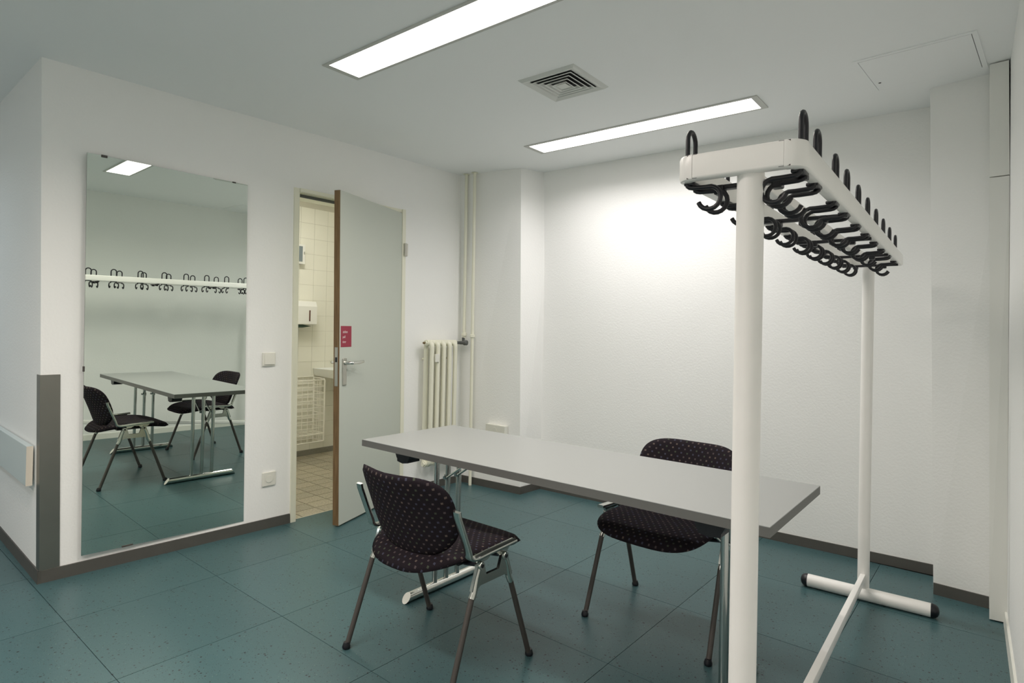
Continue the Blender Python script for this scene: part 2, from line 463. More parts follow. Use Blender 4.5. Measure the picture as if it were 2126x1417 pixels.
# ------------------------------------------------------------------ toilet room behind the door
XB = -1.632
bm = B(); box(bm, XB - 0.1, -0.030, 1.0, 3.1, -0.10, -0.003)
bfloor = struct(obj('floor_bathroom', bm, M_GROUTF))
bm = B(); px, py = 0.1225, 0.163; box(bm, 0.0024, px - 0.0024, 0.0024, py - 0.0024, -0.0025, 0.0)
bt = obj('floor_tile', bm, M_TERR, bfloor); first = True
for i in range(14):
    for j in range(10):
        x0 = -0.156 + px - (i + 1) * px; y0 = 1.528 - 2 * py + j * py
        if x0 < XB or x0 + px > -0.028: continue
        if first: bt.location = (x0, y0, 0); first = False
        else: again(bt, 'floor_tile', bfloor, (x0, y0, 0))
bm = B(); box(bm, -0.036, -0.029, DY0, DY1, -0.003, 0.0015)
struct(obj('trim_threshold', bm, M_GROUT))
bm = B(); box(bm, XB - 0.12, XB - 0.004, 0.9, 3.2, 0, H)
bwall = struct(obj('wall_bathroom', bm, M_GROUT))
bm = B(); ty, tz = 0.1415, 0.143; box(bm, -0.006, 0.0, 0.001, ty - 0.001, 0.001, tz - 0.001)
wt = obj('wall_tile', bm, M_TILEW, bwall); first = True
for j in range(9):
    for k in range(17):
        y0 = 2.253 - 3 * ty + j * ty; z0 = 0.011 + k * tz
        if z0 + tz > H: continue
        loc = (XB, y0, z0)
        if first: wt.location = loc; first = False
        else: again(wt, 'wall_tile', bwall, loc)
bm = B(); box(bm, XB, XB + 0.008, 1.0, 3.1, 0, 0.05); struct(obj('baseboard_bathroom', bm, M_PLINTH))
bm = B(); box(bm, XB, -0.14, 3.08, 3.2, 0, H); box(bm, XB, -0.14, 0.9, 1.02, 0, H); struct(obj('wall_bathroom_side', bm, M_TILEW))
t = thing('bathroom_lamp', 'pale ceiling lamp inside the tiled toilet room behind the door', 'lamp', (-0.75, 1.75, H))
bm = B(); box(bm, -0.22, 0.22, -0.22, 0.22, -0.03, 0.0, 0.006); obj('lamp_housing', bm, M_TRIM, t)
bm = B(); box(bm, -0.2, 0.2, -0.2, 0.2, -0.05, -0.0305, 0.006); obj('lamp_diffuser', bm, M_TUBEB, t)

# paper towel dispenser
t = thing('paper_towel_dispenser', 'white paper towel dispenser with dark green towel hanging out on tiled wall', 'dispenser', (XB, 2.13, 1.19))
bm = B(); prism(bm, [(0.001, 0.03), (0.115, 0.025), (0.12, 0.03), (0.12, 0.19), (0.10, 0.235), (0.001, 0.24)], 0.27, 'y', 0.10)
obj('body', bm, M_WHITE, t)
bm = B(); box(bm, 0.1195, 0.1215, 0.155, 0.168, 0.055, 0.155); obj('level_window', bm, M_SLOT, t)
bm = B(); prism(bm, [(-0.02, 0.026), (-0.02, -0.004), (0.10, -0.004), (0.19, 0.010), (0.10, 0.026)], 0.05, 'x', 0.075)
obj('paper_towel', bm, M_PAPER, t)
bm = B(); lathe(bm, [(0.006, 0), (0.006, 0.003)], 10, along((0.12, 0.018, 0.055), (1, 0, 0))); obj('lock', bm, M_STEEL, t)
# small framed box
t = thing('wall_box', 'small white framed box with blue-grey front panel high on tiled wall', 'wall box', (XB, 2.0, 1.765))
bm = B(); box(bm, 0.001, 0.055, 0, 0.272, 0, 0.18, 0.004); obj('housing', bm, M_WHITE, t)
bm = B(); box(bm, 0.052, 0.058, 0.02, 0.243, 0.022, 0.162); obj('front_panel', bm, M_PANEL, t)
bm = B(); box(bm, 0.055, 0.062, 0.256, 0.264, 0.09, 0.115, 0.002); obj('catch', bm, M_STEEL, t)
# wash basin
t = thing('washbasin', 'white ceramic washbasin on the tiled wall, half hidden by the door leaf', 'washbasin', (XB, 2.42, 0.74))
bm = B()
v, fs = hexa(bm, [(0.001, 0.0, 0), (0.30, 0.03, -0.02), (0.30, 0.42, -0.02), (0.001, 0.45, 0), (0.001, -0.01, 0.066), (0.37, -0.01, 0.066), (0.37, 0.46, 0.066), (0.001, 0.46, 0.066)])
top = fs[1]
r = bmesh.ops.inset_region(bm, faces=[top], thickness=0.028)
r = bmesh.ops.inset_region(bm, faces=[top], thickness=0.03, depth=0.0)
for w in top.verts: w.co.z -= 0.055
bmesh.ops.bevel(bm, geom=[e for e in bm.edges], offset=0.007, segments=2, affect='EDGES')
obj('bowl', bm, M_CERAMIC, t, True, 50)
bm = B(); tube(bm, [(0.05, 0.225, 0.066), (0.05, 0.225, 0.16), (0.06, 0.225, 0.18), (0.15, 0.225, 0.165)], 0.011); obj('tap', bm, M_CHROME, t, True, 50)
bm = B(); tube(bm, [(0.18, 0.225, 0.0), (0.18, 0.225, -0.12), (0.10, 0.225, -0.16), (0.005, 0.225, -0.16)], 0.016); obj('drain_pipe', bm, M_CHROME, t, True, 50)
# wire basket
t = thing('wire_basket', 'white wire waste basket mounted low on the tiled wall', 'basket', (XB, 2.03, 0.15))
def grid(bm, f, nu, nv, r=0.0030):
    for i in range(nu + 1):
        u = i / nu; tube(bm, [f(u, 0), f(u, 1)], r * (1.6 if i in (0, nu) else 1), 5)
    for j in range(nv + 1):
        v = j / nv; tube(bm, [f(0, v), f(1, v)], r * (1.6 if j in (0, nv) else 1), 5)
bm = B(); grid(bm, lambda u, v: (0.175, 0.40 * u, 0.56 * v), 7, 9); obj('front_grid', bm, M_WIRE, t)['kind'] = 'stuff'
bm = B(); grid(bm, lambda u, v: (0.008, 0.385 * u, 0.58 * v), 7, 9); obj('back_grid', bm, M_WIRE, t)['kind'] = 'stuff'
for k, y in enumerate((0.0, 0.395)):
    bm = B(); grid(bm, lambda u, v: (0.008 + 0.167 * u, y, 0.57 * v), 3, 9); obj('side_grid', bm, M_WIRE, t)['kind'] = 'stuff'
bm = B(); grid(bm, lambda u, v: (0.008 + 0.167 * u, 0.4 * v, 0.07), 3, 7); obj('bottom_grid', bm, M_WIRE, t)['kind'] = 'stuff'

# ------------------------------------------------------------------ door
door = struct(thing('door_1', 'half open pale grey door with brown wooden edge and white steel frame', 'door', (0, 0, 0)))
del door['category']
def jamb(bm, y0, y1, x0, x1, z0, z1):
    ring = []
    for z in (z0, z1):
        a, b = y0 + lean(z), y1 + lean(z); o = wx((y0 + y1) / 2, z)
        ring += [(o + x0, a, z), (o + x1, a, z), (o + x1, b, z), (o + x0, b, z)]
    hexa(bm, ring)
bm = B()
jamb(bm, DY0 - 0.032, DY0, -0.002, 0.012, 0, DZ + 0.022); jamb(bm, DY0 - 0.004, DY0 + 0.002, -0.05, 0.012, 0, DZ)
jamb(bm, DY0 - 0.004, DY0 + 0.003, -0.145, -0.05, 0, DZ)
jamb(bm, DY1, DY1 + 0.028, -0.002, 0.012, 0, DZ + 0.022); jamb(bm, DY1 - 0.002, DY1 + 0.004, -0.05, 0.012, 0, DZ)
jamb(bm, DY1 - 0.014, DY1 + 0.004, -0.145, -0.05, 0, DZ)
jamb(bm, DY0, DY1, -0.002, 0.012, DZ, DZ + 0.022)
jamb(bm, DY0, DY1, -0.05, 0.004, DZ - 0.004, DZ + 0.003)
jamb(bm, DY0, DY1, -0.145, -0.05, DZ - 0.022, DZ + 0.003)
obj('frame', bm, M_CREAM, door)
bm = B(); jamb(bm, DY0 + 0.015, DY1 - 0.015, -0.0505, -0.040, DZ - 0.022, DZ - 0.004); obj('seal', bm, M_VALVE, door)
HG = Vector((0.032, 2.098)); FR = Vector((0.294, 1.400))
d2 = (FR - HG).normalized(); LW = (FR - HG).length
n2 = Vector((-d2.y, d2.x));  n2 = n2 if n2.x > 0 else -n2       # faces the room
leaf_M = Matrix(((d2.x, n2.x, 0, HG.x), (d2.y, n2.y, 0, HG.y), (0, 0, 1, 0), (0, 0, 0, 1)))
# leaf local: x from hinge to free edge, y = thickness (0 front, -0.04 back), z up
def leafobj(name, bm, m, parent, **k):
    bmesh.ops.transform(bm, matrix=leaf_M, verts=bm.verts)
    for v in bm.verts: v.co.y -= 0.020 * v.co.z
    return obj(name, bm, m, parent, **k)
LZ0, LZ1 = 0.010, 2.030
bm = B(); box(bm, 0, LW - 0.003, -0.040, 0, LZ0, LZ1); leaf = leafobj('leaf', bm, M_LEAF, door)
bm = B(); box(bm, LW - 0.003, LW, -0.040, -0.0005, LZ0, LZ1); leafobj('edge_band', bm, M_WOOD, leaf, label='brown wooden edge of the door leaf')
bm = B(); box(bm, LW, LW + 0.0025, -0.031, -0.009, 0.85, 1.085, 0.001); leafobj('lock_plate', bm, M_STEEL, leaf)
bm = B(); box(bm, LW + 0.0015, LW + 0.006, -0.026, -0.014, 0.995, 1.025, 0.002); leafobj('latch', bm, M_DARK, leaf)
HX = LW - 0.050; HZ = 0.990
hd = bpy.data.objects.new('handle', None); COL.objects.link(hd); hd.parent = door
for s in (1, -1):
    y0 = 0.0 if s > 0 else -0.040
    bm = B(); a, b = sorted((y0, y0 + s * 0.008)); box(bm, HX - 0.019, HX + 0.019, a, b, HZ - 0.138, HZ + 0.028, 0.004); leafobj('back_plate', bm, M_STEEL, hd)
    bm = B(); pts = [(HX, y0 + s * 0.006, HZ), (HX, y0 + s * 0.040, HZ)]
    for k in range(1, 6):
        a = PI / 2 * k / 5; pts.append((HX - 0.014 * (1 - math.cos(a)), y0 + s * (0.040 + 0.014 * math.sin(a)), HZ))
    pts += [(HX - 0.05, y0 + s * 0.054, HZ), (HX - 0.085, y0 + s * 0.054, HZ), (HX - 0.13, y0 + s * 0.052, HZ + 0.004), (HX - 0.14, y0 + s * 0.050, HZ + 0.005)]
    rs = [0.012, 0.010] + [0.0095] * 5 + [0.0095, 0.011, 0.009, 0.004]
    tube(bm, pts, rs, 12); leafobj('lever', bm, M_CHROME, hd, smooth=True, angle=50)
bm = B()
for z in (1.785,):
    pass
for k, z in enumerate((1.77, 0.30)):
    bm = B(); box(bm, 0.012, 0.036, DY1 + 0.012, DY1 + 0.046, z - 0.045, z + 0.045, 0.003)
    lathe(bm, [(0.009, -0.045), (0.009, 0.045)], 10, Matrix.Translation((0.040, DY1 + 0.020, z)))
    o = obj('hinge', bm, M_STEEL, door); o.location = (wx(DY1) - 0.024, lean(z), 0)
# pull sign
sg = bpy.data.objects.new('pull_sign', None); COL.objects.link(sg); sg.parent = door
sg['label'] = 'red door sticker reading ziehen pull tirer'
S0, S1, SZ0, SZ1 = LW - 0.124, LW - 0.014, 1.086, 1.214
bm = B(); box(bm, S0, S1, 0.0, 0.0012, SZ0, SZ1); leafobj('sticker', bm, M_RED, sg)
def lettering(txt, size, M, m, parent, name='lettering', sx=1.0):
    cu = bpy.data.curves.new('letters', 'FONT'); cu.body = txt; cu.size = size; cu.extrude = 0.0004
    cu.space_line = 1.35; cu.resolution_u = 3
    to = bpy.data.objects.new('letters', cu); COL.objects.link(to)
    dg = bpy.context.evaluated_depsgraph_get(); me = bpy.data.meshes.new_from_object(to.evaluated_get(dg))
    bpy.data.objects.remove(to); bpy.data.curves.remove(cu)
    me.materials.clear(); me.materials.append(m)
    for v in me.vertices: v.co.x *= sx
    me.transform(M)
    o = bpy.data.objects.new(name, me); COL.objects.link(o); o.parent = parent
    return o
# text x runs opposite to leaf-local x (seen from the room free edge is left)
TM = leaf_M @ Matrix(((-1, 0, 0, S1 - 0.018), (0, 0, 1, 0.0016), (0, 1, 0, SZ1 - 0.043), (0, 0, 0, 1)))
TM = Matrix.Translation((0, -0.020 * 1.15, 0)) @ TM
lettering('ziehen\npull\ntirer', 0.0225, TM, M_LETTER, sg, sx=0.86)

# ------------------------------------------------------------------ mirror
mn = Vector((1, -math.radians(0.7462), -math.radians(0.3913))).normalized()
MC = [(-0.021, 0.180, 0.089), (-0.011, 0.968, 0.072), (0.002, 0.938, 2.016), (-0.008, 0.158, 2.020)]
mt = thing('wall_mirror', 'tall frameless wall mirror between steel corner guard and door', 'mirror', (-0.021, 0.57, 0.08))
mo = Vector(mt.location)
bm = B()
vf = [bm.verts.new(Vector(p) - mo) for p in MC]; vb = [bm.verts.new(Vector(p) - mo - mn * 0.005) for p in MC]
f = bm.faces.new(vf); f.material_index = 0
g = bm.faces.new(vb[::-1]); g.material_index = 1
for i in range(4):
    h = bm.faces.new((vf[i], vb[i], vb[(i + 1) % 4], vf[(i + 1) % 4])); h.material_index = 1
glass = obj('mirror_glass', bm, [M_MIRROR, M_GLASSEDGE], mt)
def clip(p, w, h):
    bm = B(); box(bm, -0.006, 0.003, -w / 2, w / 2, -h / 2, h / 2, 0.0015)
    o = obj('mirror_clip', bm, M_LEG, mt); o.location = Vector(p) - mo
clip((-0.006, 0.228, 2.017), 0.026, 0.012); clip((-0.0005, 0.86, 2.015), 0.02, 0.008)
clip((-0.016, 0.169, 0.985), 0.008, 0.026); clip((-0.0185, 0.375, 0.088), 0.05, 0.008)
for y in (0.3, 0.82):
    bm = B(); box(bm, wx(y, 1.9) + 0.001, -0.0105, y - 0.03, y + 0.03, 1.85, 1.95)
    bmesh.ops.translate(bm, vec=-mo, verts=bm.verts); obj('mounting_bracket', bm, M_LEG, mt)

# ------------------------------------------------------------------ corner guard, bumper board
bm = B()
q = 0.0035
for (ea, eb, ya, yb) in ((0.002, q, A0[1] - q, A0[1] + 0.074), (-0.050, q, A0[1] - q, A0[1] - 0.0003)):
    ring = []
    for z in (0.056, 0.962):
        o = (A1[1] - A0[1]) * z / H
        xa, xb = (wx(0.0, z) + ea, wx(0.0, z) + eb) if ea < 0 else (wx(0.0, z) + 0.0015, wx(0.08, z) + eb)
        ring += [(xa, ya + o, z), (xb, ya + o, z), (xb, yb + o, z), (xa, yb + o, z)]
    hexa(bm, ring)
tag(obj('corner_guard', bm, M_GUARD), 'brushed steel corner guard on the wall corner left of the mirror', 'corner guard')
t = thing('bumper_board', 'pale grey wall bumper board on the wall left of the corner guard', 'wall board', (-1.3, -0.006, 0.43))
bm = B(); box(bm, -1.25, 1.166, 0.012, 0.037, 0.008, 0.193, 0.001); o = obj('board', bm, M_BOARD, t); o.rotation_euler = (0, 0, -0.0193)
bm = B(); box(bm, 1.1665, 1.1685, 0.0115, 0.037, 0.008, 0.193); o = obj('end_strip', bm, M_BOARDE, t); o.rotation_euler = (0, 0, -0.0193)

# ------------------------------------------------------------------ switch, sockets
def yz_plate(name, y, z, w, h, label, cat):
    return thing(name, label, cat, (wx(y, z), y + lean(z), z))
t = yz_plate('light_switch', 1.105, 1.006, 0.08, 0.08, 'square white rocker light switch between mirror and door', 'switch')
bm = B(); box(bm, 0.0, 0.009, -0.040, 0.040, -0.040, 0.040, 0.002); obj('cover_frame', bm, M_PLASTIC, t)
bm = B(); hexa(bm, [(0.008, -0.029, -0.029), (0.0165, -0.029, -0.029), (0.0165, 0.033, -0.029), (0.008, 0.033, -0.029), (0.008, -0.029, 0.033), (0.011, -0.029, 0.033), (0.011, 0.033, 0.033), (0.008, 0.033, 0.033)]); obj('rocker', bm, M_PLASTIC, t)
def socket_face(t, c=(0, 0, 0), ax='x'):
    R = along(c, (1, 0, 0)) if ax == 'x' else along(c, (0, -1, 0))
    bm = B(); lathe(bm, [(0.0195, 0.0005), (0.0225, 0.001), (0.0225, 0.002), (0.0195, 0.0025)], 20, R); obj('rim', bm, M_PLASTIC, t)
    bm = B(); lathe(bm, [(0.0195, -0.002), (0.0195, 0.0008)], 20, R); obj('cup', bm, M_CUP_SHADE, t)
    for dy in (-0.0095, 0.0095):
        off = (0, dy, 0) if ax == 'x' else (dy, 0, 0)
        bm = B(); lathe(bm, [(0.0042, 0.0005), (0.0042, 0.0014)], 8, Matrix.Translation(off) @ R); obj('pin_hole', bm, M_DARK, t)
t = yz_plate('power_socket', 1.115, 0.293, 0.08, 0.08, 'square white power socket low on the wall beside the door frame', 'socket')
bm = B(); box(bm, 0.0, 0.010, -0.041, 0.041, -0.041, 0.041, 0.003); obj('cover_plate', bm, M_PLASTIC, t)
socket_face(t, (0.010, 0, 0))
t = thing('wall_socket_box', 'low white surface box with a socket on the pillar above the table end', 'socket', (0.417, 2.705, 0.455))
bm = B(); box(bm, -0.096, 0.096, -0.028, 0.012, -0.04, 0.034, 0.003); obj('casing', bm, M_PLASTIC, t)
socket_face(t, (-0.005, -0.029, -0.006), 'y')

# ------------------------------------------------------------------ radiator and pipes
t = thing('radiator', 'cream column radiator on the wall right of the door', 'radiator', (0.04, 2.395, 0.0))
for i in range(5):
    y = -0.12 + 0.060 * i
    bm = B()
    for x in (0.035, 0.10):
        tube(bm, [(x, y, 0.235), (x, y, 1.075)], 0.0165, 10)
    for z in (0.215, 1.10):
        s = 1 if z > 0.6 else -1
        tube(bm, [(0.035, y, z - s * 0.045), (0.037, y, z - s * 0.015), (0.05, y, z), (0.085, y, z), (0.098, y, z - s * 0.015), (0.10, y, z - s * 0.045)], [0.0165, 0.019, 0.022, 0.022, 0.019, 0.0165], 10)
        tube(bm, [(0.0675, y - 0.0302, z), (0.0675, y + 0.0302, z)], 0.0225, 12)
    obj('section', bm, M_CREAM, t, True, 60)
for z in (0.215, 1.10):
    bm = B(); tube(bm, [(0.0675, -0.151, z), (0.0675, -0.163, z)], 0.018, 6); obj('end_plug', bm, M_CREAM, t)
bm = B(); tube(bm, [(0.0675, -0.163, 1.10), (0.0675, -0.178, 1.10)], 0.008, 6); obj('vent_plug', bm, M_BRASS, t)
bm = B(); tube(bm, [(0.0675, 0.151, 1.10), (0.0675, 0.195, 1.10)], 0.012, 10); tube(bm, [(0.0675, 0.19, 1.10), (0.0675, 0.238, 1.10), (0.0675, 0.238, 1.14)], 0.012, 10)
obj('valve_body', bm, M_VALVE, t, True, 50)
bm = B(); tube(bm, [(0.0675, 0.200, 1.10), (0.098, 0.210, 1.10), (0.103, 0.212, 1.10), (0.128, 0.216, 1.10), (0.132, 0.217, 1.10)], [0.013, 0.014, 0.02, 0.02, 0.014], 12)
obj('thermostat_head', bm, M_VALVE, t, True, 40, label='grey thermostat head')
bm = B(); box(bm, 0.112, 0.126, -0.105, -0.065, 0.96, 1.02, 0.003); obj('meter_tag', bm, M_PLASTIC, t)
for y in (-0.12, 0.12):
    for z in (0.30, 0.98):
        bm = B(); tube(bm, [(0.0, y, z), (0.03, y, z)], 0.008, 6); obj('wall_bracket', bm, M_CREAM, t)
bm = B(); tube(bm, [(0.0675, 0.151, 0.215), (0.0675, 0.20, 0.215)], 0.011, 8); obj('return_fitting', bm, M_CREAM, t)
def pipe(name, x, y, z0, z1, label, coup):
    t = thing(name, label, 'pipe', (x, y, z0), 0, 'heating pipes in the corner')
    bm = B(); ys = -0.018 * (z1 - z0) / H
    tube(bm, [(0, 0, 0), (0, ys, z1 - z0)], 0.0125, 12); obj('tube', bm, M_CREAM, t, True, 60)
    for z in coup:
        bm = B(); k = ys * (z - z0) / (z1 - z0)
        lathe(bm, [(0.014, -0.014), (0.021, -0.011), (0.021, 0.008), (0.014, 0.012)], 12, Matrix.Translation((0, k, z - z0))); obj('collar', bm, M_CREAM, t, True, 40)
    bm = B(); lathe(bm, [(0.027, -0.004), (0.024, 0.0)], 14, Matrix.Translation((0, ys, z1 - z0))); obj('ceiling_rosette', bm, M_CREAM, t, True, 40)
pipe('heating_pipe', 0.108, 2.640, 1.135, H - 0.001, 'left heating pipe running from ceiling down to the radiator valve', (1.165,))
pipe('heating_pipe', 0.196, 2.650, 0.001, H - 0.001, 'right heating pipe running from ceiling to floor beside the pillar', (1.155,))

# ------------------------------------------------------------------ duct in the right corner
t = thing('corner_duct', 'white rectangular duct casing in the right back corner', 'duct', (3.36, 2.62, 0.0))
def duct_piece(name, z0, z1):
    bm = B(); ring = []
    for z in (z0, z1):
        k = z / H
        xl, yl = 3.340 - 0.024 * k, 2.607 - 0.022 * k; xr_, yr_ = 3.3993 - 0.0140 * k - 0.0045 * max(0.0, (k - 0.794) / 0.206), 2.613 - 0.036 * k
        yb = 2.750 - 0.044 * k
        ring += [(xl - 3.36, yl - 2.62, z), (xr_ - 3.36, yr_ - 2.62, z), (xr_ - 3.36, yb - 2.62 + 0.002, z), (xl - 3.36, yb - 2.62 + 0.004, z)]
    hexa(bm, ring); obj(name, bm, M_WHITE, t)
duct_piece('lower_casing', 0.006, 1.919); duct_piece('upper_casing', 1.923, H - 0.006)

# ------------------------------------------------------------------ ceiling fixtures
def strip_light(name, label, c, rz, tube_m, colour, power=1.0, L=1.48, Wd=0.20, group=None):
    t = thing(name, label, 'ceiling light', (*c, H), rz, group)
    bm = B(); a, b = L / 2, Wd / 2; w = 0.016
    for x0, x1, y0, y1 in ((-a, a, -b, -b + w), (-a, a, b - w, b), (-a, -a + 2 * w, -b + w, b - w), (a - 2 * w, a, -b + w, b - w)):
        box(bm, x0, x1, y0, y1, -0.005, 0.0)
    obj('trim_frame', bm, M_TRIM, t)
    bm = B(); box(bm, -a + 2 * w, a - 2 * w, -b + w, b - w, -0.005, -0.0002, 0.001); obj('diffuser', bm, tube_m, t)
    ld = bpy.data.lights.new('tube_light', 'AREA'); ld.shape = 'RECTANGLE'; ld.size = L - 0.07; ld.size_y = Wd - 0.04
    ld.energy = LAMP_W * power; ld.color = colour; ld.spread = SPREAD
    lo = bpy.data.objects.new('tube_light', ld); COL.objects.link(lo); lo.parent = t; lo.location = (0, 0, -0.0065)
G_ = 'flush strip lights in the ceiling'
strip_light('strip_light', 'long flush strip light cut off at the top edge of the photo', (1.675, 0.925), 0.018, M_TUBE, COL_NEAR, group=G_)
strip_light('strip_light', 'long flush strip light nearest the back wall', (1.662, 2.438), 0.016, M_TUBE, COL_FAR, 0.9, group=G_)
strip_light('strip_light', 'unseen strip light added as fill in the ceiling behind the camera', (1.69, -0.60), 0.018, M_TUBE, COL_REAR_FILL, 1.5, group=G_)  # unseen fixture added to brighten the rack and ceiling
strip_light('strip_light', 'rearmost unseen strip light, added as fill well behind the camera', (1.70, -2.12), 0.018, M_TUBE, COL_REAR_FILL, 2.2, group=G_)  # another added fill lamp, out of view, for the rack's near faces
strip_light('strip_light', 'unseen strip light added as fill in the hall ceiling left of the mirror wall', (-1.5, -1.1), 0.018, M_TUBEH, COL_HALL_FILL, 0.47, group=G_)  # cool fill lamp added out of view to brighten the left wall

t = thing('air_vent', 'square ceiling air diffuser with nested slats between the strip lights', 'vent', (1.706, 1.655, H), 0.02)
def ring_slat(bm, o0, z0, o1, z1, th=0.0018):
    def sq(h, z): return [bm.verts.new((sx * h, sy * h, z)) for sx, sy in ((-1, -1), (1, -1), (1, 1), (-1, 1))]
    a, b, c, d = sq(o0, z0), sq(o1, z1), sq(o1, z1 + th), sq(o0, z0 + th)
    for p, q_ in ((a, b), (b, c), (c, d), (d, a)):
        for i in range(4): bm.faces.new((p[i], p[(i + 1) % 4], q_[(i + 1) % 4], q_[i]))
bm = B(); ring_slat(bm, 0.160, -0.001, 0.146, -0.012, 0.0015); ring_slat(bm, 0.146, -0.012, 0.118, -0.004, 0.0015); obj('outer_frame', bm, M_VENT, t)
bm = B(); box(bm, -0.135, 0.135, -0.135, 0.135, -0.0015, -0.0002); obj('dark_backing', bm, M_DARK, t)
for k in range(4):
    bm = B(); o1 = 0.117 - 0.0245 * k; zz = -0.0125 - 0.0012 * k; ring_slat(bm, o1, zz, o1 - 0.007, zz + 0.0008, 0.0012); ring_slat(bm, o1 - 0.007, zz + 0.0008, o1 - 0.0155, -0.0025, 0.0012); obj('slat_ring', bm, M_VENT, t)
bm = B(); box(bm, -0.026, 0.026, -0.026, 0.026, -0.0135, -0.011); obj('centre_plate', bm, M_VENT, t)

t = thing('ceiling_hatch', 'white square access hatch in the ceiling above the right corner', 'hatch', (3.080, 2.420, H), -0.058)
bm = B(); a = 0.218; w = 0.018
for x0, x1, y0, y1 in ((-a, a, -a, -a + w), (-a, a, a - w, a), (-a, -a + w, -a + w, a - w), (a - w, a, -a + w, a - w)): box(bm, x0, x1, y0, y1, -0.004, 0.0)
obj('hatch_frame', bm, M_CEIL, t)
bm = B(); g_ = a - w - 0.0022; box(bm, -g_, g_, -g_, g_, -0.0045, -0.0008); obj('hatch_panel', bm, M_CEIL, t)
bm = B(); box(bm, -a + w - 0.001, a - w + 0.001, -a + w - 0.001, a - w + 0.001, -0.0009, -0.0002); obj('gap_backing', bm, M_DARK, t)
bm = B(); lathe(bm, [(0.006, -0.0055), (0.006, -0.004)], 10, Matrix.Translation((-0.175, 0.10, 0))); obj('hatch_lock', bm, M_DARK, t)

# ------------------------------------------------------------------ table
TX0, TX1, TY0, TY1, TZ = 1.087, 2.892, 0.978, 1.572, 0.6935
tcx, tcy = (TX0 + TX1) / 2, (TY0 + TY1) / 2
t = thing('folding_table', 'long pale grey folding table with dark edge and chrome T-legs', 'table', (tcx, tcy, 0), 0.010)
hl, hw = (TX1 - TX0) / 2, (TY1 - TY0) / 2
bm = B(); box(bm, -hl, hl, -hw, hw, TZ - 0.003, TZ, 0.0008, 1); obj('table_top', bm, M_TOP, t)
bm = B(); box(bm, -hl, hl, -hw, hw, TZ - 0.030, TZ - 0.003); obj('edge_core', bm, M_EDGE, t, label='dark grey table edge')
UZ = TZ - 0.030
for side, xx in ((-1, 1.352 - tcx), (1, 2.690 - tcx)):
    fr = bpy.data.objects.new('leg_frame', None); COL.objects.link(fr); fr.parent = t; fr.location = (xx, 0, 0)
    bm = B()
    # foot: round tube lying along y with slanted cut ends
    n = 16; rr = 0.021
    ys = (-0.240, 0.240); rings = []
    for s, y in zip((-1, 1), ys):
        rings.append([bm.verts.new((rr * math.cos(2 * PI * k / n), y - s * rr * math.sin(2 * PI * k / n) * 0.75, rr + rr * math.sin(2 * PI * k / n))) for k in range(n)])
    for k in range(n): bm.faces.new((rings[0][k], rings[0][(k + 1) % n], rings[1][(k + 1) % n], rings[1][k]))
    for rg in (rings[0][::-1], rings[1]):
        f = bm.faces.new(rg); f.material_index = 1
    obj('foot_bar', bm, [M_CHROME, M_PLASTIC], fr, True, 40)
    for y in (1.205, 1.278, 1.352):
        bm = B(); tube(bm, [(0, y - tcy, 0.036), (0, y - tcy, UZ - 0.002)], 0.0125, 14); obj('post', bm, M_POST, fr, True, 40)
    bm = B(); box(bm, -0.03, 0.03, 1.205 - tcy - 0.03, 1.352 - tcy + 0.03, UZ - 0.006, UZ); obj('top_plate', bm, M_BLACK, fr)
    for y in (1.278, 1.352):
        bm = B(); tube(bm, [(-side * 0.010, y - tcy - 0.019, 0.512), (-side * 0.235, y - tcy - 0.019, UZ - 0.001)], 0.0055, 8)
        tube(bm, [(0, y - tcy + 0.0, 0.512), (0, y - tcy - 0.026, 0.512)], 0.008, 8)
        tube(bm, [(-0.004, y - tcy, 0.50), (-0.004, y - tcy, 0.524)], 0.0155, 10)
        obj('strut', bm, M_POST, fr, True, 40)
for xx in (1.315, 2.705):
    bm = B(); prism(bm, [(-0.056, UZ), (-0.040, UZ - 0.032), (-0.036, UZ - 0.036), (-0.035, UZ - 0.048), (0.0, UZ - 0.054), (0.035, UZ - 0.048), (0.036, UZ - 0.036), (0.040, UZ - 0.032), (0.056, UZ)], 0.07, 'y', 0.0)
    o = obj('stacking_buffer', bm, M_BLACK, t); o.location = (xx - tcx, 1.062 - tcy, 0)

# ------------------------------------------------------------------ chairs
def shell(fn_out, fn_pos, T, nth=56, rings=11, uvs=None):
    """upholstered pad: outline fn_out(theta)->(a,b); surface fn_pos(a,b)->(point, normal); thickness T, rounded rim"""
    bm = B(); uvl = bm.loops.layers.uv.new('UVMap'); uvd = {}
    def addv(p, ab):
        v = bm.verts.new(p); uvd[v] = ab; return v
    lay = {}
    for s in (1, -1):
        p, n = fn_pos(0, 0); lay[s] = [[addv(p + n * s * T / 2, (0, 0))]]
        for i in range(1, rings + 1):
            r = (i / rings) ** 0.75
            th = T / 2 * (max(0.0, 1 - r ** 9)) ** 0.5
            row = []
            for k in range(nth):
                if i == rings and s == -1: row = lay[1][rings]; break
                a, b = fn_out(2 * PI * k / nth); a *= r; b *= r
                p, n = fn_pos(a, b); row.append(addv(p + n * s * th, (a, b)))
            lay[s].append(row)
        L = lay[s]
        for k in range(nth): bm.faces.new((L[0][0], L[1][k], L[1][(k + 1) % nth]))
        for i in range(1, rings):
            for k in range(nth): bm.faces.new((L[i][k], L[i + 1][k], L[i + 1][(k + 1) % nth], L[i][(k + 1) % nth]))
    for f in bm.faces:
        for l in f.loops: l[uvl].uv = uvd[l.vert]
    return bm
def supel(th, a, b, n):
    c, s = math.cos(th), math.sin(th)
    return (a * math.copysign(abs(c) ** (2 / n), c), b * math.copysign(abs(s) ** (2 / n), s))
def back_out(th):
    a, b = supel(th, 0.232, 0.160, 3.6 if math.sin(th) > 0 else 2.9)
    if b < 0: a *= 1 - 0.12 * (b / 0.16) ** 2
    return a, b
